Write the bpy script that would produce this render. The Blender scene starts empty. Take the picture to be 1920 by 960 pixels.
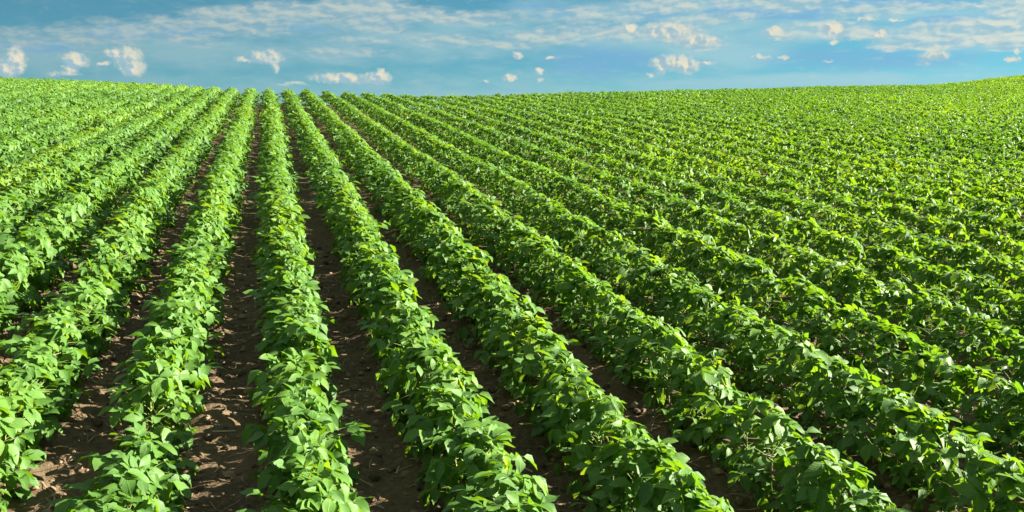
import bpy, math, random
import numpy as np
from mathutils import Matrix, Vector, Euler

rad = math.radians
S = bpy.context.scene
COL = S.collection
RNG = np.random.default_rng(7)

# ------------------------------------------------------------------ camera, light, exposure
SLOPE = math.tan(rad(3.5))          # the field climbs gently away from the camera
YAW, PITCH, LENS = 15.2, 9.55, 31.2
CAM_H = 2.12
cam_data = bpy.data.cameras.new('camera')
cam_data.lens = LENS
cam_data.sensor_width = 36
cam_data.clip_start = 0.05
cam_data.clip_end = 8000
cam = bpy.data.objects.new('camera', cam_data)
cam.location = (0, 0, CAM_H)
cam.rotation_euler = (rad(90 - PITCH), 0, rad(-YAW))
COL.objects.link(cam)
S.camera = cam

SUN_EL, SUN_AZ = 24.5, 98.0        # azimuth clockwise from +Y (the direction of the rows)
sd = bpy.data.lights.new('sun', 'SUN')
sd.energy = 5.0
sd.angle = rad(0.5)
sd.color = (1.0, 0.93, 0.80)
sun = bpy.data.objects.new('sun', sd)
sv = Vector((math.sin(rad(SUN_AZ)) * math.cos(rad(SUN_EL)), math.cos(rad(SUN_AZ)) * math.cos(rad(SUN_EL)), math.sin(rad(SUN_EL))))
sun.rotation_euler = sv.to_track_quat('Z', 'Y').to_euler()
sun.location = (30, -8, 25)
COL.objects.link(sun)

S.view_settings.view_transform = 'Standard'
S.view_settings.look = 'None'
S.view_settings.exposure = 2.42
S.view_settings.gamma = 1.0
S.render.engine = 'CYCLES'
S.cycles.max_bounces = 8
S.cycles.diffuse_bounces = 6
S.cycles.glossy_bounces = 2
S.cycles.transmission_bounces = 4
S.cycles.caustics_reflective = False
S.cycles.caustics_refractive = False

# ------------------------------------------------------------------ node helper
class NT:
    def __init__(s, tree):
        s.t = tree
    def n(s, typ, **kw):
        nd = s.t.nodes.new(typ)
        for k, v in kw.items():
            setattr(nd, k, v)
        return nd
    def put(s, sock, v):
        if v is None:
            return
        if isinstance(v, bpy.types.NodeSocket):
            s.t.links.new(v, sock)
        else:
            sock.default_value = v
    def math(s, op, a, b=None, c=None, clamp=False):
        nd = s.n('ShaderNodeMath', operation=op, use_clamp=clamp)
        for i, v in enumerate((a, b, c)):
            s.put(nd.inputs[i], v)
        return nd.outputs[0]
    def vmath(s, op, a, b=None, out=0):
        nd = s.n('ShaderNodeVectorMath', operation=op)
        s.put(nd.inputs[0], a)
        s.put(nd.inputs[1], b)
        return nd.outputs[out]
    def noise(s, vec, scale, detail=4.0, rough=0.55, dist=0.0, out=0, dims='3D'):
        nd = s.n('ShaderNodeTexNoise', noise_dimensions=dims)
        s.put(nd.inputs['Vector'], vec)
        nd.inputs['Scale'].default_value = scale
        nd.inputs['Detail'].default_value = detail
        nd.inputs['Roughness'].default_value = rough
        nd.inputs['Distortion'].default_value = dist
        return nd.outputs[out]
    def ramp(s, fac, stops, interp='LINEAR'):
        nd = s.n('ShaderNodeValToRGB')
        cr = nd.color_ramp
        cr.interpolation = interp
        while len(cr.elements) < len(stops):
            cr.elements.new(0.5)
        for e, (p, c) in zip(cr.elements, stops):
            e.position = p
            e.color = (*c, 1) if len(c) == 3 else c
        s.put(nd.inputs[0], fac)
        return nd.outputs[0]
    def mix(s, fac, a, b, blend='MIX'):
        nd = s.n('ShaderNodeMix', data_type='RGBA', blend_type=blend, clamp_factor=True)
        s.put(nd.inputs[0], fac)
        for i, v in ((6, a), (7, b)):
            s.put(nd.inputs[i], (*v, 1) if isinstance(v, tuple) and len(v) == 3 else v)
        return nd.outputs[2]
    def remap(s, v, a, b, c=0.0, d=1.0, smooth=False):
        nd = s.n('ShaderNodeMapRange', interpolation_type='SMOOTHSTEP' if smooth else 'LINEAR', clamp=True)
        for i, x in enumerate((v, a, b, c, d)):
            s.put(nd.inputs[i], x)
        return nd.outputs[0]

# ------------------------------------------------------------------ sky with clouds
# (azimuth, elevation, half width, half height, weight) in degrees, azimuth clockwise from the direction of the rows
STREAKS = [
    (-13.11, 3.64, 3.54, 0.62, 0.55), (-10.16, 3.94, 3.4, 0.55, 0.65), (-7.05, 4.42, 3.55, 0.57, 0.7), (-3.8, 4.82, 3.35, 0.53, 0.75), (-1.2, 5.36, 3.09, 0.58, 1.0),
    (1.45, 5.61, 3.16, 0.59, 1.0), (4.64, 5.74, 2.86, 0.59, 0.9), (6.27, 6.21, 2.16, 0.59, 1.0), (8.55, 5.7, 3.28, 0.43, 0.8), (11.86, 5.48, 3.3, 0.39, 0.75),
    (15.2, 5.58, 2.57, 0.3, 0.5), (6.57, 5.04, 2.17, 0.52, 0.7), (-0.46, 4.76, 2.42, 0.59, 0.65), (-4.45, 3.89, 2.32, 0.41, 0.5), (10.85, 4.12, 4.05, 0.35, 0.6),
    (6.22, 4.08, 2.54, 0.26, 0.6), (4.24, 3.32, 3.24, 0.3, 0.55), (14.19, 3.97, 2.95, 0.35, 0.65), (17.21, 4.29, 2.57, 0.52, 0.8), (19.88, 4.76, 2.19, 0.61, 0.65),
    (22.53, 4.51, 3.59, 0.43, 0.9), (25.15, 4.55, 2.13, 0.6, 1.0), (26.46, 3.95, 1.59, 0.52, 0.95), (19.86, 5.72, 3.26, 0.43, 0.65), (24.45, 6.14, 2.83, 0.59, 0.75),
    (21.85, 5.55, 2.16, 0.43, 0.55), (27.38, 5.3, 3.12, 0.34, 0.65), (28.92, 6.2, 2.06, 0.33, 0.8), (32.63, 6.09, 2.95, 0.49, 0.75), (36.8, 5.49, 2.49, 0.4, 0.7),
    (38.21, 5.67, 1.84, 0.24, 0.9), (41.52, 5.52, 2.59, 0.19, 0.75), (43.88, 5.41, 1.12, 0.76, 1.0), (33.91, 4.68, 1.96, 0.33, 0.8), (35.42, 4.27, 1.61, 0.41, 0.8),
    (36.88, 4.29, 1.26, 0.41, 0.8), (32.11, 4.36, 1.34, 0.42, 0.8), (32.13, 4.04, 1.01, 0.21, 0.8), (40.26, 4.18, 2.08, 0.55, 1.0), (42.95, 4.09, 2.53, 0.77, 1.0),
    (38.64, 3.58, 1.84, 0.32, 0.9), (40.85, 3.58, 3.49, 0.32, 1.0), (44.04, 3.48, 1.67, 0.39, 1.0),
]
VEILS = [
    (32.86, 1.59, 5.06, 0.44, 0.9), (37.05, 1.61, 2.29, 0.43, 0.9), (27.19, 1.47, 4.44, 0.32, 0.6), (43.4, 1.7, 2.31, 0.29, 0.5), (-12.65, 2.79, 6.09, 0.98, 0.7),
    (-4.49, 3.27, 7.44, 1.04, 0.7), (3.27, 3.24, 8.57, 0.7, 0.65), (11.51, 3.47, 8.39, 0.59, 0.55), (28.72, 3.38, 3.13, 1.42, 0.8), (18.2, 5.58, 3.98, 1.27, 0.5),
    (26.4, 5.79, 6.26, 0.94, 0.6), (38.53, 5.13, 6.4, 0.88, 0.5), (15.2, 1.67, 5.06, 0.66, 0.3), (22.54, 4.1, 4.88, 0.84, 0.7), (27.44, 3.56, 2.85, 1.43, 0.8),
    (32.09, 4.73, 5.06, 0.86, 0.7), (41.35, 4.14, 4.9, 1.05, 0.75), (8.53, 4.42, 9.35, 1.41, 0.6),
]
PUFFS = [
    (-14.0, 2.18, 0.88, 0.64, 1.0), (-13.41, 2.48, 0.47, 0.75, 1.0), (-10.52, 2.63, 0.79, 0.38, 0.9), (-10.83, 2.15, 0.37, 0.37, 0.85), (-7.78, 2.81, 0.82, 0.55, 1.0),
    (-7.56, 2.3, 0.67, 0.55, 1.0), (-8.42, 3.04, 0.52, 0.31, 0.9), (-9.02, 2.42, 0.38, 0.16, 0.85), (-11.13, 1.85, 0.86, 0.16, 0.65), (0.08, 2.95, 0.98, 0.41, 0.95),
    (0.56, 2.41, 0.27, 0.43, 0.8075), (-1.17, 2.8, 0.65, 0.17, 0.8), (4.52, 1.74, 1.92, 0.3, 0.9), (6.82, 1.78, 0.78, 0.38, 1.0), (6.15, 1.58, 1.11, 0.21, 0.9),
    (6.99, 2.14, 0.21, 0.27, 0.85), (1.6, 1.39, 0.84, 0.14, 0.7), (15.54, 3.22, 0.35, 0.24, 0.85), (15.03, 1.77, 0.5, 0.21, 0.9), (13.58, 1.6, 0.21, 0.14, 0.68),
    (16.95, 2.26, 0.28, 0.17, 0.85), (16.99, 1.73, 0.21, 0.21, 0.595), (17.55, 3.05, 0.25, 0.1, 0.68), (24.82, 4.61, 1.68, 0.5, 0.95), (26.78, 4.05, 1.08, 0.37, 0.9),
    (22.52, 4.83, 0.6, 0.29, 0.9), (25.2, 2.68, 1.27, 0.46, 1.0), (26.12, 2.45, 0.84, 0.42, 1.0), (24.39, 2.56, 0.76, 0.17, 0.9), (27.22, 2.6, 0.54, 0.17, 0.95),
    (23.91, 1.91, 0.21, 0.14, 0.765), (24.56, 2.13, 0.41, 0.17, 0.68), (34.52, 4.57, 0.58, 0.48, 1.0), (37.18, 4.13, 0.36, 0.28, 0.85), (36.26, 5.0, 0.49, 0.16, 0.9),
    (37.98, 4.94, 0.42, 0.12, 0.8), (34.62, 3.74, 0.25, 0.16, 0.7224999999999999), (40.08, 2.89, 0.89, 0.31, 0.8), (39.61, 2.48, 0.35, 0.22, 0.6375), (44.16, 2.56, 0.4, 0.15, 0.9),
    (44.23, 2.98, 0.19, 0.15, 0.7224999999999999), (34.47, 2.66, 0.31, 0.1, 0.595), (31.81, 2.92, 0.29, 0.13, 0.6375), (30.57, 2.94, 0.59, 0.17, 0.8), (31.18, 4.44, 0.56, 0.32, 0.9),
]
BANKS = [
    (38.2, 5.94, 3.57, 0.26, 1.0), (32.06, 5.41, 2.41, 0.34, 1.0), (28.63, 5.68, 1.88, 0.31, 0.9), (23.98, 5.61, 1.62, 0.28, 0.9), (18.53, 5.83, 1.99, 0.29, 0.7),
    (40.77, 4.75, 2.4, 0.26, 0.8), (-7.77, 4.19, 1.73, 0.39, 0.9), (-4.72, 4.34, 2.4, 0.34, 0.8), (-12.09, 3.29, 2.16, 0.29, 0.8), (36.39, 2.78, 5.61, 0.73, 0.6),
    (20.91, 2.81, 3.31, 0.98, 0.75), (22.86, 4.51, 1.31, 0.19, 0.5), (2.05, 4.75, 1.92, 0.22, 0.6), (16.53, 6.22, 2.0, 0.25, 0.6), (6.57, 5.2, 1.97, 0.19, 0.5),
]
SKY_TINT = (0.164, 0.382, 0.398)
def build_world():
    w = bpy.data.worlds.new('World')
    S.world = w
    w.use_nodes = True
    w.node_tree.nodes.clear()
    T = NT(w.node_tree)
    sky = T.n('ShaderNodeTexSky', sky_type='NISHITA')
    sky.sun_disc = False
    sky.sun_elevation = rad(SUN_EL)
    sky.sun_rotation = rad(SUN_AZ)
    sky.air_density = 0.5
    sky.dust_density = 0.0
    sky.ozone_density = 4.0
    gm = T.n('ShaderNodeGamma')
    T.put(gm.inputs[0], sky.outputs[0])
    gm.inputs[1].default_value = 0.5
    # direction -> azimuth and elevation in degrees
    tc = T.n('ShaderNodeTexCoord')
    sp = T.n('ShaderNodeSeparateXYZ')
    T.put(sp.inputs[0], tc.outputs['Generated'])
    az = T.math('MULTIPLY', T.math('ARCTAN2', sp.outputs[0], sp.outputs[1]), 57.29578)
    el = T.math('MULTIPLY', T.math('ARCSINE', sp.outputs[2]), 57.29578)
    toward = T.math('COSINE', T.math('SUBTRACT', T.math('ARCTAN2', sp.outputs[0], sp.outputs[1]), rad(SUN_AZ)))
    col = T.mix(1.0, gm.outputs[0], SKY_TINT, 'MULTIPLY')
    bright = T.n('ShaderNodeVectorMath', operation='SCALE')      # deeper blue away from the sun
    T.put(bright.inputs[0], col)
    T.put(bright.inputs['Scale'], T.math('MULTIPLY_ADD', toward, 0.36, 0.83))
    col = bright.outputs[0]
    def vec(a, b):
        c = T.n('ShaderNodeCombineXYZ')
        T.put(c.inputs[0], a)
        T.put(c.inputs[1], b)
        return c.outputs[0]
    p = vec(az, el)
    q = vec(az, T.math('MULTIPLY', el, 3.2))
    wob = T.vmath('MULTIPLY', T.vmath('SUBTRACT', T.noise(q, 0.55, 4.0, 0.6, out=1), (0.5, 0.5, 0.5)), (2.6, 0.75, 0.0))
    pw = T.vmath('ADD', p, wob)
    wob2 = T.vmath('MULTIPLY', T.vmath('SUBTRACT', T.noise(p, 1.7, 5.0, 0.6, out=1), (0.5, 0.5, 0.5)), (1.0, 0.65, 0.0))
    pp = T.vmath('ADD', p, wob2)
    def field(pos, blobs):
        acc = None
        for a, e, ra, re, wt in blobs:
            m = T.n('ShaderNodeVectorMath', operation='MULTIPLY_ADD')
            T.put(m.inputs[0], pos)
            m.inputs[1].default_value = (1 / ra, 1 / re, 0)
            m.inputs[2].default_value = (-a / ra, -e / re, 0)
            d = T.vmath('DOT_PRODUCT', m.outputs[0], m.outputs[0], out=1)
            f = T.math('MULTIPLY_ADD', d, -wt * 0.5, wt)
            acc = f if acc is None else T.math('MAXIMUM', acc, f)
        return acc
    high = T.remap(el, 8.0, 16.0, 0, 1, True)        # scattered cloud goes on above the view, its cover raised for fill light
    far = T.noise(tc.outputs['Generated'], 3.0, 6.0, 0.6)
    # thin grey veils and bluer, darker banks
    nv = T.noise(q, 0.35, 5.0, 0.55)
    fp = T.math('MAXIMUM', field(pp, PUFFS), 0.0)
    fv = T.math('MAXIMUM', field(p, VEILS), T.math('MULTIPLY', fp, 1.1))
    fv = T.math('MAXIMUM', fv, T.remap(el, 3.2, 0.2, 0.0, 0.75))      # air paling towards the skyline
    dv = T.remap(T.math('MULTIPLY_ADD', nv, 1.2, T.math('SUBTRACT', fv, 0.6)), 0.0, 0.85, 0.0, 0.85, True)
    fd = T.math('MAXIMUM', field(pw, BANKS), 0.0)
    dd = T.remap(T.math('MULTIPLY_ADD', nv, 0.9, T.math('SUBTRACT', fd, 0.45)), 0.05, 0.85, 0.0, 0.88, True)
    # streaks
    q2 = vec(az, T.math('MULTIPLY', el, 2.3))
    ns = T.noise(T.vmath('ADD', q2, wob), 0.9, 7.0, 0.6)
    fs = T.math('MAXIMUM', field(pw, STREAKS), 0.0)
    ds = T.remap(T.math('MULTIPLY_ADD', ns, 1.35, T.math('SUBTRACT', fs, 0.70)), -0.05, 0.88, 0.0, 0.95, True)
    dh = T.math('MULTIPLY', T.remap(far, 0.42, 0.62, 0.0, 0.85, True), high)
    # small cumulus, brighter on the side of the sun and on top, thin and blue grey at the rim
    np_ = T.noise(p, 1.9, 5.0, 0.52)
    raw = T.math('MULTIPLY_ADD', np_, 1.0, T.math('SUBTRACT', fp, 0.5))
    dp = T.math('MULTIPLY', T.remap(raw, 0.10, 1.05, 0.0, 0.95, True), T.remap(fp, 0.0, 0.4))
    fq = T.math('MAXIMUM', field(T.vmath('ADD', pp, (0.30, 0.16, 0)), PUFFS), 0.0)
    na = T.noise(p, 1.7, 3.0, 0.5)
    nb = T.noise(T.vmath('ADD', p, (0.22, 0.14, 0)), 1.7, 3.0, 0.5)
    lit = T.remap(T.math('ADD', T.math('SUBTRACT', na, nb), T.math('MULTIPLY', T.math('SUBTRACT', fp, fq), 0.35)), -0.10, 0.20, 0, 1, True)
    nc = T.noise(q2, 0.8, 4.0, 0.5)
    nd = T.noise(T.vmath('ADD', q2, (0.25, 0.4, 0)), 0.8, 4.0, 0.5)
    lits = T.remap(T.math('ADD', T.math('SUBTRACT', nc, nd), T.math('MULTIPLY', T.math('SUBTRACT', ns, 0.5), 0.4)), -0.16, 0.16, 0, 1, True)
    side = T.remap(toward, -0.5, 0.9)                 # clouds nearer the sun are brighter
    K = 0.395 / 0.12
    k = lambda c: tuple(x * K for x in c)
    veil_c = T.mix(side, k((0.12, 0.21, 0.235)), k((0.20, 0.34, 0.38)))
    str_d = T.mix(side, k((0.11, 0.19, 0.235)), k((0.18, 0.29, 0.34)))
    str_l = T.mix(side, k((0.19, 0.24, 0.24)), k((0.36, 0.385, 0.34)))
    col = T.mix(dv, col, veil_c)
    col = T.mix(dd, col, T.mix(side, k((0.085, 0.185, 0.27)), k((0.10, 0.235, 0.36))))
    col = T.mix(ds, col, T.mix(lits, str_d, str_l))
    col = T.mix(dp, col, T.mix(lit, k((0.17, 0.25, 0.29)), k((0.40, 0.37, 0.285))))
    col = T.mix(dh, col, k((0.50, 0.53, 0.50)))      # unseen overhead cloud, made extra bright to lift the shadows
    bg = T.n('ShaderNodeBackground')
    bg.inputs[1].default_value = 0.12
    T.put(bg.inputs[0], col)
    out = T.n('ShaderNodeOutputWorld')
    T.put(out.inputs[0], bg.outputs[0])
    w.cycles.sampling_method = 'MANUAL'
    w.cycles.sample_map_resolution = 512
build_world()

# ------------------------------------------------------------------ the lie of the land
def smooth_noise(x, y, scale, seed):
    """value noise, -1..1"""
    r = np.random.default_rng(seed)
    tab = r.uniform(-1, 1, (256, 256))
    fx, fy = np.asarray(x) / scale, np.asarray(y) / scale
    ix, iy = np.floor(fx).astype(int), np.floor(fy).astype(int)
    tx, ty = fx - ix, fy - iy
    tx = tx * tx * (3 - 2 * tx)
    ty = ty * ty * (3 - 2 * ty)
    g = lambda a, b: tab[a % 256, b % 256]
    return (g(ix, iy) * (1 - tx) + g(ix + 1, iy) * tx) * (1 - ty) + (g(ix, iy + 1) * (1 - tx) + g(ix + 1, iy + 1) * tx) * ty

# distance of the brow of the hill by azimuth (degrees clockwise from the rows, metres)
BROW = [(-60, 62), (-25, 54), (-14.3, 48), (-11.7, 45.7), (-8.9, 43), (-6.1, 40.6), (-3.1, 37.4), (-0.9, 35.6), (1.9, 34.7), (4.5, 33.2), (8.5, 31.6), (11.8, 31.3), (15.2, 32.7), (19.9, 35.7), (23.3, 38.5), (29.8, 45), (35.9, 54), (39.4, 60), (41, 66), (43, 76), (46, 80), (90, 80)]
PITCH_X, ROW_0 = 0.728, 0.10
MOUND = (-0.38, 5.2, 0.15, 0.12)

def brow(az):
    a = np.array(BROW)
    return np.interp(az, a[:, 0], a[:, 1]) * 1.01

def land(x, y):
    x, y = np.asarray(x, float), np.asarray(y, float)
    r = np.hypot(x, y)
    az = np.degrees(np.arctan2(x, y))
    t = np.maximum(0, r - brow(az))
    k = 0.016
    smax = SLOPE * np.maximum(0, np.cos(np.radians(az))) + 0.035
    t1 = smax / k
    drop = np.where(t < t1, 0.5 * k * t * t, 0.5 * k * t1 * t1 + smax * (t - t1))
    z = SLOPE * y - drop
    z = z + 0.9 * np.exp(-((az - 48) / 4.5) ** 2 - ((r - 82) / 14) ** 2)      # the knoll on the right
    z = z + 0.035 * smooth_noise(x, y, 6.0, 3) * np.clip(r / 10, 0, 1)
    return z

def row_shift(k, y):
    return 0.025 * smooth_noise(np.asarray(y) * 1.0, np.full_like(np.asarray(y, float), k * 17.3), 2.2, 11)

def soil_z(x, y):
    z = land(x, y)
    u = (np.asarray(x) - ROW_0) / PITCH_X
    z = z + 0.022 * np.cos(2 * np.pi * u)
    near = np.clip((14 - np.hypot(x, y)) / 5, 0, 1)
    z = z + near * (0.020 * smooth_noise(x, y, 0.22, 21) + 0.018 * smooth_noise(x, y, 0.09, 22) + 0.012 * smooth_noise(x, y, 0.045, 23))
    mx, my, mr, mh = MOUND
    z = z + mh * np.exp(-(((x - mx) / mr) ** 2 + ((y - my) / (mr * 1.3)) ** 2))
    return z

def mesh_from(name, verts, faces, mats, uv=None, tone=None, smooth=True, mat_idx=None):
    """verts (n,3); faces: array (m,3|4) or a list of such arrays"""
    me = bpy.data.meshes.new(name)
    fl = faces if isinstance(faces, list) else [faces]
    fl = [np.asarray(f, np.int32) for f in fl if len(f)]
    loops = np.concatenate([f.ravel() for f in fl])
    sizes = np.concatenate([np.full(len(f), f.shape[1], np.int32) for f in fl])
    starts = np.concatenate([[0], np.cumsum(sizes)[:-1]]).astype(np.int32)
    me.vertices.add(len(verts))
    me.vertices.foreach_set('co', np.asarray(verts, np.float32).ravel())
    me.loops.add(len(loops))
    me.loops.foreach_set('vertex_index', loops)
    me.polygons.add(len(sizes))
    me.polygons.foreach_set('loop_start', starts)
    me.polygons.foreach_set('loop_total', sizes)
    me.polygons.foreach_set('use_smooth', np.full(len(sizes), smooth))
    if mat_idx is not None:
        me.polygons.foreach_set('material_index', np.asarray(mat_idx, np.int32))
    if uv is not None:
        l = me.uv_layers.new(name='UVMap')
        l.data.foreach_set('uv', np.asarray(uv, np.float32)[loops].ravel())
    if tone is not None:
        a = me.attributes.new('tone', 'FLOAT', 'POINT')
        a.data.foreach_set('value', np.asarray(tone, np.float32))
    for m in mats:
        me.materials.append(m)
    me.update(calc_edges=True)
    me.validate()
    return me

def link(name, me, parent=None):
    o = bpy.data.objects.new(name, me)
    COL.objects.link(o)
    o.parent = parent
    return o

# ------------------------------------------------------------------ materials
def new_mat(name):
    m = bpy.data.materials.new(name)
    m.use_nodes = True
    m.node_tree.nodes.clear()
    return m, NT(m.node_tree)

def leaf_material():
    m, T = new_mat('soybean_leaf')
    at = T.n('ShaderNodeAttribute', attribute_name='tone', attribute_type='GEOMETRY')
    oi = T.n('ShaderNodeObjectInfo')
    sep = T.n('ShaderNodeSeparateColor')
    T.put(sep.inputs[0], oi.outputs['Color'])
    tone = T.math('ADD', at.outputs['Fac'], sep.outputs[0])
    geo = T.n('ShaderNodeNewGeometry')
    patch = T.noise(geo.outputs['Position'], 0.16, 2.0)
    tone2 = T.math('MINIMUM', T.math('ADD', tone, T.math('MULTIPLY', T.math('SUBTRACT', patch, 0.5), 0.35)), 0.94)
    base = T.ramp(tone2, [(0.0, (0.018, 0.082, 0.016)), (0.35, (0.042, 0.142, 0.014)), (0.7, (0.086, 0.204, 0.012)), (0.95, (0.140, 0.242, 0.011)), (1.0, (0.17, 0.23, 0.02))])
    uv = T.n('ShaderNodeUVMap', uv_map='UVMap')
    sx = T.n('ShaderNodeSeparateXYZ')
    T.put(sx.inputs[0], uv.outputs[0])
    v = T.math('ABSOLUTE', T.math('SUBTRACT', sx.outputs[1], 0.5))
    side = T.math('SINE', T.math('MULTIPLY', T.math('SUBTRACT', sx.outputs[0], T.math('MULTIPLY', v, 0.75)), 46.0))
    vein = T.math('MAXIMUM', T.remap(side, 0.72, 1.0), T.remap(v, 0.045, 0.015))
    mott = T.noise(geo.outputs['Position'], 60.0, 3.0)
    base = T.mix(T.math('MULTIPLY', vein, 0.42), base, (0.15, 0.27, 0.05))
    base = T.mix(T.remap(mott, 0.35, 0.75, 0.0, 0.22), base, (0.02, 0.07, 0.012), 'MIX')
    spot = T.remap(T.noise(geo.outputs['Position'], 31.0, 2.0), 0.70, 0.78, 0.0, 0.55)
    base = T.mix(spot, base, (0.16, 0.15, 0.03))
    back = T.mix(0.35, base, (0.12, 0.21, 0.05))
    colr = T.mix(geo.outputs['Backfacing'], base, back)
    bump = T.n('ShaderNodeBump')
    bump.inputs['Strength'].default_value = 0.5
    bump.inputs['Distance'].default_value = 0.003
    h = T.math('ADD', T.math('MULTIPLY', vein, -0.6), T.math('MULTIPLY', T.noise(geo.outputs['Position'], 38.0, 2.0), 1.2))
    T.put(bump.inputs['Height'], h)
    p = T.n('ShaderNodeBsdfPrincipled')
    T.put(p.inputs['Base Color'], colr)
    p.inputs['Roughness'].default_value = 0.52
    p.inputs['Specular IOR Level'].default_value = 0.34
    T.put(p.inputs['Normal'], bump.outputs[0])
    tr = T.n('ShaderNodeBsdfTranslucent')
    tcol = T.mix(1.0, colr, (2.7, 2.0, 0.5), 'MULTIPLY')
    T.put(tr.inputs[0], tcol)
    T.put(tr.inputs[1], bump.outputs[0])
    mx = T.n('ShaderNodeMixShader')
    mx.inputs[0].default_value = 0.37
    T.put(mx.inputs[1], p.outputs[0])
    T.put(mx.inputs[2], tr.outputs[0])
    o = T.n('ShaderNodeOutputMaterial')
    T.put(o.inputs[0], mx.outputs[0])
    return m

def stem_material():
    m, T = new_mat('soybean_stem')
    geo = T.n('ShaderNodeNewGeometry')
    nz = T.noise(geo.outputs['Position'], 14.0, 3.0)
    c = T.ramp(nz, [(0.3, (0.08, 0.15, 0.025)), (0.6, (0.20, 0.25, 0.06)), (0.8, (0.22, 0.19, 0.08))])
    p = T.n('ShaderNodeBsdfPrincipled')
    T.put(p.inputs['Base Color'], c)
    p.inputs['Roughness'].default_value = 0.6
    o = T.n('ShaderNodeOutputMaterial')
    T.put(o.inputs[0], p.outputs[0])
    return m

def soil_material():
    m, T = new_mat('dark_soil')
    geo = T.n('ShaderNodeNewGeometry')
    P = geo.outputs['Position']
    n1 = T.noise(P, 1.3, 4.0)
    n2 = T.noise(P, 22.0, 6.0, 0.65)
    n3 = T.noise(P, 95.0, 4.0, 0.7)
    c = T.ramp(n1, [(0.3, (0.066, 0.044, 0.023)), (0.7, (0.125, 0.086, 0.048))])
    c = T.mix(T.remap(n2, 0.45, 0.75, 0.0, 0.75), c, (0.200, 0.148, 0.090))
    c = T.mix(T.remap(n3, 0.62, 0.8, 0.0, 0.6), c, (0.30, 0.23, 0.14))
    c = T.mix(T.remap(n3, 0.42, 0.25, 0.0, 0.7), c, (0.024, 0.016, 0.009))
    b = T.n('ShaderNodeBump')
    b.inputs['Strength'].default_value = 0.9
    b.inputs['Distance'].default_value = 0.02
    T.put(b.inputs['Height'], T.math('ADD', n2, T.math('MULTIPLY', n3, 0.4)))
    p = T.n('ShaderNodeBsdfPrincipled')
    T.put(p.inputs['Base Color'], c)
    p.inputs['Roughness'].default_value = 0.95
    p.inputs['Specular IOR Level'].default_value = 0.15
    T.put(p.inputs['Normal'], b.outputs[0])
    o = T.n('ShaderNodeOutputMaterial')
    T.put(o.inputs[0], p.outputs[0])
    return m

def plain_material(name, lo, hi, scale):
    m, T = new_mat(name)
    at = T.n('ShaderNodeAttribute', attribute_name='tone', attribute_type='GEOMETRY')
    geo = T.n('ShaderNodeNewGeometry')
    f = T.math('ADD', T.math('MULTIPLY', at.outputs['Fac'], 0.7), T.math('MULTIPLY', T.noise(geo.outputs['Position'], scale, 3.0), 0.3))
    c = T.ramp(f, [(0.1, lo), (0.9, hi)])
    p = T.n('ShaderNodeBsdfPrincipled')
    T.put(p.inputs['Base Color'], c)
    p.inputs['Roughness'].default_value = 0.9
    p.inputs['Specular IOR Level'].default_value = 0.2
    o = T.n('ShaderNodeOutputMaterial')
    T.put(o.inputs[0], p.outputs[0])
    return m

LEAF, STEM, SOIL = leaf_material(), stem_material(), soil_material()
CLOD = plain_material('soil_clod', (0.035, 0.023, 0.012), (0.26, 0.185, 0.11), 40)
STRAW = plain_material('dry_straw', (0.10, 0.07, 0.035), (0.46, 0.36, 0.20), 40)

# ------------------------------------------------------------------ ground
def graded(fine0, fine1, step, lo, hi, grow=1.12):
    a = list(np.arange(fine0, fine1 + 1e-6, step))
    s, v = step, a[-1]
    while v < hi:
        s = min(s * grow, 0.45 if v < 90 else 1e9)
        v += s
        a.append(v)
    s, v = step, a[0]
    pre = []
    while v > lo:
        s = min(s * grow, 0.45 if v > -40 else 1e9)
        v -= s
        pre.append(v)
    return np.array(pre[::-1] + a)

def build_ground():
    xs = graded(-3.0, 5.2, 0.034, -2500, 2500, 1.10)
    ys = graded(2.6, 8.5, 0.034, -600, 3000, 1.10)
    X, Y = np.meshgrid(xs, ys)
    Z = soil_z(X, Y)
    nx, ny = len(xs), len(ys)
    i = np.arange(ny - 1)[:, None] * nx + np.arange(nx - 1)[None]
    f = np.stack([i, i + 1, i + 1 + nx, i + nx], -1).reshape(-1, 4)
    me = mesh_from('field_ground', np.stack([X, Y, Z], -1).reshape(-1, 3), f, [SOIL])
    o = link('field_ground', me)
    o['kind'] = 'structure'
    o['label'] = 'dark brown tilled soil of the sloping field'
build_ground()

# ------------------------------------------------------------------ leaves
STATIONS = {2: ([0.10, 0.32, 0.60, 0.84], [0.165, 0.32, 0.265, 0.12]), 1: ([0.24, 0.64], [0.28, 0.245]), 0: ([0.38], [0.32])}

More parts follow.
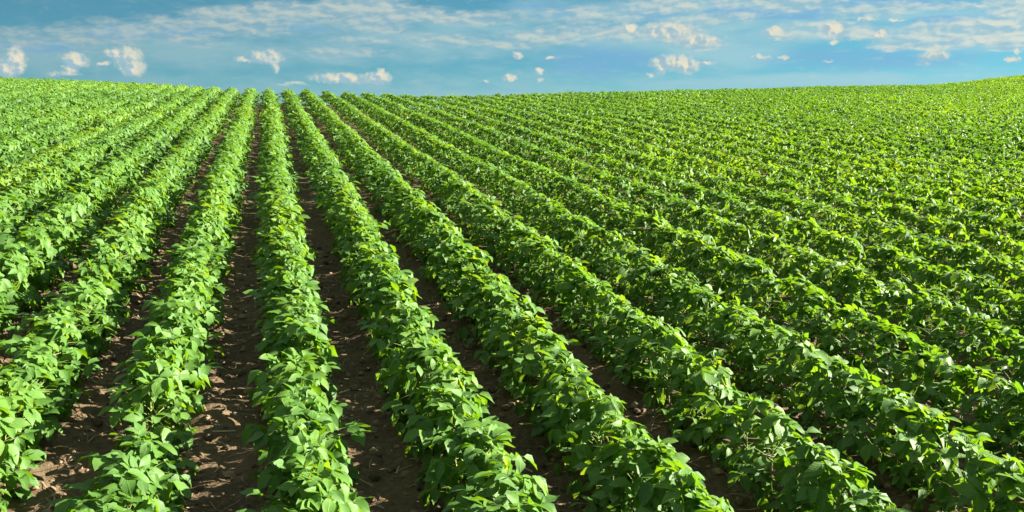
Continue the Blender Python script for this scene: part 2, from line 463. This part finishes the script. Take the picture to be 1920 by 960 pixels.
def leaflet(L, pitch, bend, fold, wid, lod, rng):
    """an ovate leaflet from the origin along +X; returns verts, tris, quads, uv"""
    us, ws = STATIONS[lod]
    V, UV = [(0, 0, 0)], [(0.0, 0.5)]
    n = 24
    cx, cz, path = 0.0, 0.0, [(0, 0, pitch)]
    for i in range(1, n + 1):
        a = pitch - bend * (i - 0.5) / n
        cx += L / n * math.cos(a)
        cz += L / n * math.sin(a)
        path.append((cx, cz, a))
    asym = rng.uniform(-0.06, 0.06)
    wav = rng.uniform(0, 6.28)
    for u, w in zip(us, ws):
        px, pz, a = path[int(round(u * n))]
        nx, nz = -math.sin(a), math.cos(a)
        for s in (-1, 0, 1):
            ww = w * wid * L * (1 + asym * s)
            up = abs(s) * ww * math.sin(fold) + (abs(s) * 0.07 * L * math.sin(wav + 5 * u + s) if lod == 2 else 0)
            V.append((px + nx * up, s * ww * math.cos(fold), pz + nz * up))
            UV.append((u, 0.5 + s * w / 0.68))
    V.append((path[-1][0], 0, path[-1][1]))
    UV.append((1.0, 0.5))
    k = len(us)
    tris, quads = [(0, 2, 1), (0, 3, 2)], []
    for j in range(k - 1):
        a, b = 1 + 3 * j, 4 + 3 * j
        quads += [(a, a + 1, b + 1, b), (a + 1, a + 2, b + 2, b + 1)]
    a, t = 1 + 3 * (k - 1), len(V) - 1
    tris += [(a, a + 1, t), (a + 1, a + 2, t)]
    return np.array(V, float), tris, quads, np.array(UV, float)

CLASSES = {   # petiole length, petiole elevation, leaflet pitch, leaflet size
    'low':  ((0.10, 0.18), (-12, 16), (-70, -5), (0.070, 0.098)),
    'mid':  ((0.12, 0.205), (0, 32), (-66, 14), (0.080, 0.110)),
    'high': ((0.07, 0.13), (38, 76), (-50, 22), (0.076, 0.104)),
    'tip':  ((0.03, 0.06), (55, 85), (0, 45), (0.040, 0.064)),
}
NVAR = 12

def leaf_pieces(cls, seed, lod):
    """petiole (verts, faces) and three leaflets (origin, rotation, mesh data) of a trifoliate leaf"""
    rng = np.random.default_rng([seed, {'low': 1, 'mid': 2, 'high': 3, 'tip': 4}[cls]])
    (l0, l1), (e0, e1), (p0, p1), (s0, s1) = CLASSES[cls]
    pl, el, size = rng.uniform(l0, l1), rad(rng.uniform(e0, e1)), rng.uniform(s0, s1)
    n = 3
    pts, a = [np.zeros(3)], el + 0.18
    for i in range(n):
        pts.append(pts[-1] + pl / n * np.array([math.cos(a), 0, math.sin(a)]))
        a -= 0.12
    J = pts[-1]
    term = J + 0.16 * size * np.array([math.cos(a), 0, math.sin(a)])
    lf = []
    pit = rng.uniform(p0, p1)
    for yaw, o in ((rng.uniform(-14, 14), term), (rng.uniform(58, 86), J), (rng.uniform(-86, -58), J)):
        d = leaflet(size * rng.uniform(0.9, 1.08), rad(pit + rng.uniform(-16, 16)), rng.uniform(0.15, 0.85), rad(rng.uniform(2, 30)), rng.uniform(0.86, 1.06), lod, rng)
        lf.append((o, rad(yaw), rng.uniform(-0.35, 0.35), d))
    r = 0.0021
    V, T, Q, base = [], [], [], 0
    for i, p in enumerate(pts[:-1]):
        for j in range(3):
            t = 2.094 * j
            rr = r * (1 - 0.15 * i)
            V.append(p + np.array([-math.sin(el) * math.cos(t) * rr, math.sin(t) * rr, math.cos(el) * math.cos(t) * rr]))
        if i:
            for j in range(3):
                Q.append((3 * i - 3 + j, 3 * i - 3 + (j + 1) % 3, 3 * i + (j + 1) % 3, 3 * i + j))
    V.append(J)
    jn = len(V) - 1
    for j in range(3):
        T.append((jn - 3 + j, jn - 3 + (j + 1) % 3, jn))
    V += [term + np.array([0, r * 0.6, 0]), term - np.array([0, r * 0.6, 0])]
    T.append((jn, jn + 1, jn + 2))
    return (np.array(V), T, Q), lf

def rot(yaw, roll):
    return np.array(Matrix.Rotation(yaw, 3, 'Z') @ Matrix.Rotation(roll, 3, 'X'))

def leaf_whole(cls, seed, lod):
    """the whole leaf joined; at the lowest detail the petiole is left out"""
    (pv, pt, pq), lf = leaf_pieces(cls, seed, lod)
    V, T, Q, UV, M = ([pv], list(pt), list(pq), [np.full((len(pv), 2), 0.5)], 1) if lod else ([], [], [], [], 0)
    nst = (len(pt), len(pq)) if lod else (0, 0)
    b = len(pv) if lod else 0
    for o, yaw, roll, (v, t, q, uv) in lf:
        R = rot(yaw, roll)
        V.append(v @ R.T + o)
        T += [tuple(i + b for i in f) for f in t]
        Q += [tuple(i + b for i in f) for f in q]
        UV.append(uv)
        b += len(v)
    mt = np.zeros(len(T), int)
    mt[:nst[0]] = 1
    mq = np.zeros(len(Q), int)
    mq[:nst[1]] = 1
    return np.concatenate(V), np.array(T).reshape(-1, 3), np.array(Q).reshape(-1, 4), np.concatenate(UV), mt, mq

# ------------------------------------------------------------------ where the plants stand
def plant_list():
    R = np.array(cam.rotation_euler.to_matrix())
    out = []
    for k in range(-26, 95):
        ys = np.arange(1.2, 80, 0.20)
        ys = ys + RNG.uniform(-0.05, 0.05, len(ys))
        xs = ROW_0 + PITCH_X * k + row_shift(k, ys) + RNG.normal(0, 0.015, len(ys))
        r = np.hypot(xs, ys)
        az = np.degrees(np.arctan2(xs, ys))
        keep = r < brow(az) + 4.0
        # inside the view with a margin of about two metres to either side
        cx = xs * math.cos(rad(YAW)) - ys * math.sin(rad(YAW))
        cz = xs * math.sin(rad(YAW)) + ys * math.cos(rad(YAW))
        keep &= np.abs(cx) < 0.59 * np.maximum(cz, 0) + 2.0
        keep &= cz > 1.6
        for x, y, d in zip(xs[keep], ys[keep], r[keep]):
            out.append((k, x, y, d))
    return out

def project(p):
    R = np.array(cam.rotation_euler.to_matrix())
    q = R.T @ (np.asarray(p) - np.array(cam.location))
    f = LENS / 36 * 1920
    return 960 + f * q[0] / -q[2], 480 - f * q[1] / -q[2], -q[2]

PLANTS = plant_list()
XY = np.array([(p[1], p[2]) for p in PLANTS])
ZS = soil_z(XY[:, 0], XY[:, 1]) - 0.01
# one plant is missing where the small mound of soil shows
def in_frame(i):
    x, y = XY[i]
    for dz in (0.05, 0.3, 0.5):
        u, v, d = project((x, y, ZS[i] + dz))
        if d > 0.3 and -60 < u < 1980 and -60 < v < 985:
            return True
    return False
order = sorted(range(len(PLANTS)), key=lambda i: PLANTS[i][3])
singles = []
for i in order:
    if in_frame(i):
        singles.append(i)
        if len(singles) == 300:
            break
single_set = set(singles)

JOINT = {}
for _c in CLASSES:
    for _s in range(NVAR):
        JOINT[_c, _s] = tuple(leaf_pieces(_c, _s, 0)[0][0][-3])      # where the three leaflets meet
SUNX, SUNY = math.sin(rad(SUN_AZ)), math.cos(rad(SUN_AZ))
def plant_leaves(rng, vig, n, k=0, d=0.0):
    """[(class, variant, node height, azimuth, tilt, roll, turn to the sun, scale)]"""
    H = 0.46 * vig
    n = int(n * min(1.0, max(0.4, vig * 1.1)))
    reach = 1.0 if k < 3 else 0.88 if k < 6 else 0.80          # the rows further over stand narrower
    if k < 3:
        reach += (0.13 if k > -3 else 0.24) * min(1.0, max(0.0, (d - 7) / 10))
    half = 0.31 * reach
    out = []
    ph = rng.uniform(0, 6.28)
    for j in range(n):
        t = (j + rng.uniform(0.1, 0.9)) / n
        cls = 'low' if t < 0.30 else 'mid' if t < 0.64 else 'high' if t < 0.92 else 'tip'
        var = int(rng.integers(NVAR))
        z = H * (0.12 + 0.86 * t)
        az, tilt, roll = ph + j * 2.4 + rng.normal(0, 0.35), rng.normal(0, 0.16), rng.normal(0, 0.26)
        face = rng.normal(0.40, 0.22) if cls in ('high', 'tip') else rng.normal(0.20, 0.20) if cls == 'mid' else 0.0
        sc = rng.uniform(0.76, 1.22) * (0.9 + 0.1 * vig) * (reach if cls in ('low', 'mid') else 1.0)
        jx, _, jz = JOINT[cls, var]
        jx, jz = jx * math.cos(tilt) - jz * math.sin(tilt), jz * math.cos(tilt) + jx * math.sin(tilt)
        px, py = sc * jx * math.cos(az), sc * jx * math.sin(az)
        jz = sc * jz - face * (px * SUNX + py * SUNY)
        px += face * jz * SUNX
        # the canopy closes in an even, rounded ridge
        cap = H * 1.08 * (1 - 0.62 * min(1.0, px * px / (half * half))) + rng.normal(0, 0.010)
        if cls == 'high' or cls == 'tip':
            z = min(H, cap * rng.uniform(0.84, 1.0) - jz)
        elif z + jz > cap:
            z = cap - jz
        out.append((cls, var, max(0.03, z), az, tilt, roll, face, sc))
    return out, H

SUN_AXIS = Vector((-math.cos(rad(SUN_AZ)), math.sin(rad(SUN_AZ)), 0))
def leaf_rot(az, tilt, roll, face):
    return Matrix.Rotation(face, 4, SUN_AXIS) @ Matrix.Rotation(az, 4, 'Z') @ Matrix.Rotation(-tilt, 4, 'Y') @ Matrix.Rotation(roll, 4, 'X')

# ------------------------------------------------------------------ nearest 300 plants: one by one
N_LEAFLETS = 75      # the nearest of them also have their leaflets one by one
LEAFM, PETM, LLM = {}, {}, {}
for c in CLASSES:
    for s in range(NVAR):
        v, t, q, uv, mt, mq = leaf_whole(c, s, 2)
        LEAFM[c, s] = mesh_from('leaf', v, [t, q], [LEAF, STEM], uv, mat_idx=np.concatenate([mt, mq]))
        (pv, pt, pq), lf = leaf_pieces(c, s, 2)
        PETM[c, s] = mesh_from('petiole', pv, [np.array(pt), np.array(pq)], [STEM])
        LLM[c, s] = [(Matrix.Translation(Vector(o)) @ Matrix.Rotation(yaw, 4, 'Z') @ Matrix.Rotation(roll, 4, 'X'), mesh_from('leaflet', d[0], [np.array(d[1]), np.array(d[2])], [LEAF], d[3])) for o, yaw, roll, d in lf]

def stem_mesh(H, seed):
    rng = np.random.default_rng(seed)
    V, F = [], []
    n, m = 6, 5
    bx, by = rng.uniform(-0.012, 0.012, 2)
    for i in range(n):
        t = i / (n - 1)
        r = 0.0048 * (1 - 0.6 * t)
        z = -0.02 + (H + 0.02) * t
        for j in range(m):
            a = 6.283 * j / m
            V.append((bx * math.sin(3.1 * t) + r * math.cos(a), by * math.sin(3.1 * t) + r * math.sin(a), z))
        if i:
            for j in range(m):
                F.append((m * (i - 1) + j, m * (i - 1) + (j + 1) % m, m * i + (j + 1) % m, m * i + j))
    return mesh_from('stem', np.array(V), np.array(F), [STEM])
STEMM = [stem_mesh(0.40, s) for s in range(6)]

ORD = 'first second third fourth fifth sixth seventh eighth ninth tenth eleventh twelfth thirteenth fourteenth fifteenth sixteenth seventeenth eighteenth nineteenth twentieth'.split()
def ordinal(n):
    if n <= 20:
        return ORD[n - 1]
    tens = {2: 'twenty', 3: 'thirty', 4: 'forty', 5: 'fifty', 6: 'sixty'}
    if n % 10 == 0:
        return tens[n // 10][:-1] + 'ieth'
    return tens[n // 10] + '-' + ORD[n % 10 - 1]

def vigour(i):
    x, y = XY[i]
    v = 0.90 + 0.16 * min(1.0, max(0.0, (math.hypot(x, y) - 4.5) / 5.0)) + 0.05 * float(smooth_noise(x, y, 1.6, 41)) + 0.025 * float(smooth_noise(x, y, 0.3, 42))
    if math.hypot(x - (ROW_0 - PITCH_X), y - 4.42) < 0.30:      # a thin spot that lets the sun reach the soil
        v *= 0.42
    if math.hypot(x - ROW_0, y - 5.12) < 0.17:
        v *= 0.5
    h = (i * 7919) % 101
    if h < 3:                                    # stunted plants here and there
        v *= 0.62
    elif h < 6:
        v *= 1.06
    if PLANTS[i][0] == -5 and 12 < y < 21.5:      # a poor, yellowing stretch of one row
        v *= 0.72
    return v

def plant_tone(i):
    x, y = XY[i]
    poor = 0.22 if PLANTS[i][0] == -5 and 12 < y < 21.5 else -0.13 * min(1.0, max(0.0, (math.hypot(x, y) - 9) / 16))
    poor += 0.22 * math.exp(-((math.degrees(math.atan2(x, y)) - 46) / 5) ** 2 - ((math.hypot(x, y) - 76) / 12) ** 2)     # a paler knoll
    poor += 0.22 * max(0.0, float(smooth_noise(x, y, 4.0, 61))) * (1.0 if x < -3 and y > 12 else 0.4)                # pale patches
    return 0.45 + poor + 0.12 * float(smooth_noise(x, y, 2.5, 51)) + 0.12 * float(smooth_noise(x, y, 8.0, 53)) + 0.10 * float(smooth_noise(x, y, 0.35, 52))

rank = {}
for i in sorted(singles, key=lambda i: (PLANTS[i][0], PLANTS[i][2])):
    rank.setdefault(PLANTS[i][0], []).append(i)

def place_plant(i, detailed):
    k, x, y, d = PLANTS[i]
    rng = np.random.default_rng(1000 + i)
    vig, tone = vigour(i), plant_tone(i)
    e = bpy.data.objects.new('soybean_plant', None)
    e.empty_display_size = 0.1
    e.location = (x, y, ZS[i])
    lean = rng.normal(0, 0.07, 2)
    e.rotation_euler = (lean[0], lean[1], 0)
    COL.objects.link(e)
    look = ('tall' if vig > 1.05 else 'low' if vig < 0.93 else 'bushy') + ' ' + ('yellowish' if tone > 0.53 else 'dark-green' if tone < 0.38 else 'bright-green')
    nth = ordinal(rank[k].index(i) + 1)
    where = f'{ordinal(-k)} crop row left' if k < 0 else f'{ordinal(k + 1)} crop row right'
    e['label'] = f'{look} soybean plant, {nth} from near end, {where} of soil mound'
    e['category'] = 'plant'
    e['group'] = 'soybean plants standing in crop rows'
    leaves, H = plant_leaves(rng, vig, 47, k, d)
    st = link('stem', STEMM[i % 6], e)
    st.scale = (1, 1, H / 0.40)
    for c, s, z, az, tilt, roll, face, sc in leaves:
        M = Matrix.Translation((0, 0, z)) @ leaf_rot(az, tilt, roll, face) @ Matrix.Scale(sc, 4)
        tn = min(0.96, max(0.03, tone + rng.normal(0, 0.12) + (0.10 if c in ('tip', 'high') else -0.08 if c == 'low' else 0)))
        if rng.random() < 0.001:
            tn = 1.0
        if detailed:
            lf = link('leaf', PETM[c, s], e)
            lf.matrix_local = M
            for m4, me in LLM[c, s]:
                o = link('leaflet', me, lf)
                o.matrix_local = m4
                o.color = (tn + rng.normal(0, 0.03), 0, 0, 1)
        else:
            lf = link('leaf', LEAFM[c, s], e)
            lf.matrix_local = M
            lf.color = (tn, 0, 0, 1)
for n, i in enumerate(singles):
    place_plant(i, n < N_LEAFLETS)

# ------------------------------------------------------------------ every plant beyond those: one mass
def build_mass():
    Vs, Ts, Qs, UVs, TNs, MT, MQ = [], [], [], [], [], [], []
    base = 0
    per = {0: [], 1: [], 2: []}
    for i in range(len(PLANTS)):
        if i in single_set:
            continue
        k, x, y, d = PLANTS[i]
        rng = np.random.default_rng(1000 + i)
        vig, tone = vigour(i), plant_tone(i)
        lod, n, grow = (1, 40, 1.03) if d < 12 else (0, 35, 1.04) if d < 24 else (0, 21, 1.16)
        leaves, H = plant_leaves(rng, vig, n, k, d)
        for c, s, z, az, tilt, roll, face, sc in leaves:
            if lod == 0 and z < (0.12 if d < 20 else 0.17):
                continue
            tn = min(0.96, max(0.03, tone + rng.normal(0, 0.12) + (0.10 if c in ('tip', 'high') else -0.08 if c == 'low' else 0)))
            if rng.random() < 0.001:
                tn = 1.0
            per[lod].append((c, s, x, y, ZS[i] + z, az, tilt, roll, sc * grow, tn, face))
    for lod, L in per.items():
        groups = {}
        for a in L:
            groups.setdefault((a[0], a[1]), []).append(a[2:])
        for (c, s), rows in groups.items():
            v, t, q, uv, mt, mq = leaf_whole(c, s, lod)
            A = np.array(rows)
            ca, sa = np.cos(A[:, 3]), np.sin(A[:, 3])
            ct, stt = np.cos(-A[:, 4]), np.sin(-A[:, 4])
            cr, sr = np.cos(A[:, 5]), np.sin(A[:, 5])
            O, I = np.zeros_like(ca), np.ones_like(ca)
            mk = lambda rows_: np.stack([np.stack(r, -1) for r in rows_], -2)
            Rz = mk([[ca, -sa, O], [sa, ca, O], [O, O, I]])
            Ry = mk([[ct, O, stt], [O, I, O], [-stt, O, ct]])
            Rx = mk([[I, O, O], [O, cr, -sr], [O, sr, cr]])
            ux, uy = SUN_AXIS[0], SUN_AXIS[1]
            cf, sf = np.cos(A[:, 8]), np.sin(A[:, 8])
            Rs = mk([[cf + ux * ux * (1 - cf), ux * uy * (1 - cf), uy * sf], [ux * uy * (1 - cf), cf + uy * uy * (1 - cf), -ux * sf], [-uy * sf, ux * sf, cf]])
            R = Rs @ Rz @ Ry @ Rx * A[:, 6][:, None, None]
            W = np.einsum('nij,vj->nvi', R, v) + A[:, None, 0:3]
            n, nv = len(A), len(v)
            off = base + np.arange(n)[:, None, None] * nv
            Vs.append(W.reshape(-1, 3))
            Ts.append((t[None] + off).reshape(-1, 3))
            MT.append(np.tile(mt, n))
            if len(q):
                Qs.append((q[None] + off).reshape(-1, 4))
                MQ.append(np.tile(mq, n))
            UVs.append(np.tile(uv, (n, 1)))
            TNs.append(np.repeat(A[:, 7], nv))
            base += n * nv
    me = mesh_from('soybean_crop', np.concatenate(Vs), [np.concatenate(Ts), np.concatenate(Qs)], [LEAF, STEM], np.concatenate(UVs), np.concatenate(TNs), mat_idx=np.concatenate(MT + MQ))
    o = link('soybean_crop', me)
    o.color = (0, 0, 0, 1)
    o['kind'] = 'stuff'
    o['label'] = 'rows of green soybean plants running up to the brow of the hill'
    print('MASS', len(PLANTS), 'plants', sum(len(x) for x in Ts) + 2 * sum(len(x) for x in Qs), 'tris')
build_mass()

# ------------------------------------------------------------------ clods and dry litter between the rows
def build_litter():
    rng = np.random.default_rng(77)
    t = (1 + 5 ** 0.5) / 2
    ico = np.array([(-1, t, 0), (1, t, 0), (-1, -t, 0), (1, -t, 0), (0, -1, t), (0, 1, t), (0, -1, -t), (0, 1, -t), (t, 0, -1), (t, 0, 1), (-t, 0, -1), (-t, 0, 1)]) / 1.9
    icf = np.array([(0, 11, 5), (0, 5, 1), (0, 1, 7), (0, 7, 10), (0, 10, 11), (1, 5, 9), (5, 11, 4), (11, 10, 2), (10, 7, 6), (7, 1, 8), (3, 9, 4), (3, 4, 2), (3, 2, 6), (3, 6, 8), (3, 8, 9), (4, 9, 5), (2, 4, 11), (6, 2, 10), (8, 6, 7), (9, 8, 1)])
    N = 12000
    x = rng.uniform(-3.0, 5.5, N)
    y = 2.6 + 7.5 * rng.random(N) ** 1.4
    r = 0.004 + 0.030 * rng.random(N) ** 3
    z = soil_z(x, y)
    V = ico[None] * (1 + rng.uniform(-0.28, 0.28, (N, 12, 3)))
    V = V * r[:, None, None] * np.array([1, 1, 0.75]) + np.stack([x, y, z + 0.2 * r], -1)[:, None]
    F = (icf[None] + 12 * np.arange(N)[:, None, None]).reshape(-1, 3)
    o = link('soil_clods', mesh_from('soil_clods', V.reshape(-1, 3), F, [CLOD], tone=np.repeat(rng.random(N), 12), smooth=False))
    o['kind'] = 'stuff'
    o['label'] = 'small brown clods of earth strewn between the rows'
    N = 3600
    x = rng.uniform(-3.0, 5.5, N)
    y = 2.6 + 7.5 * rng.random(N) ** 1.3
    a = rng.uniform(0, 6.28, N)
    L = rng.uniform(0.015, 0.07, N)
    w = rng.uniform(0.0012, 0.0035, N)
    V = []
    for s, q in ((-1, -1), (-1, 1), (0, -1), (0, 1), (1, -1), (1, 1)):
        px = x + np.cos(a) * L * s - np.sin(a) * w * q + (0.15 * L * np.sin(a) if s == 0 else 0)
        py = y + np.sin(a) * L * s + np.cos(a) * w * q
        V.append(np.stack([px, py, soil_z(px, py) + 0.005 + (0.006 if s == 0 else 0)], -1))
    V = np.stack(V, 1)
    F = (np.array([(0, 1, 3, 2), (2, 3, 5, 4)])[None] + 6 * np.arange(N)[:, None, None]).reshape(-1, 4)
    o = link('dry_litter', mesh_from('dry_litter', V.reshape(-1, 3), F, [STRAW], tone=np.repeat(rng.random(N), 6), smooth=False))
    o['kind'] = 'stuff'
    o['label'] = 'dry straw bits lying on the soil between the rows'
build_litter()
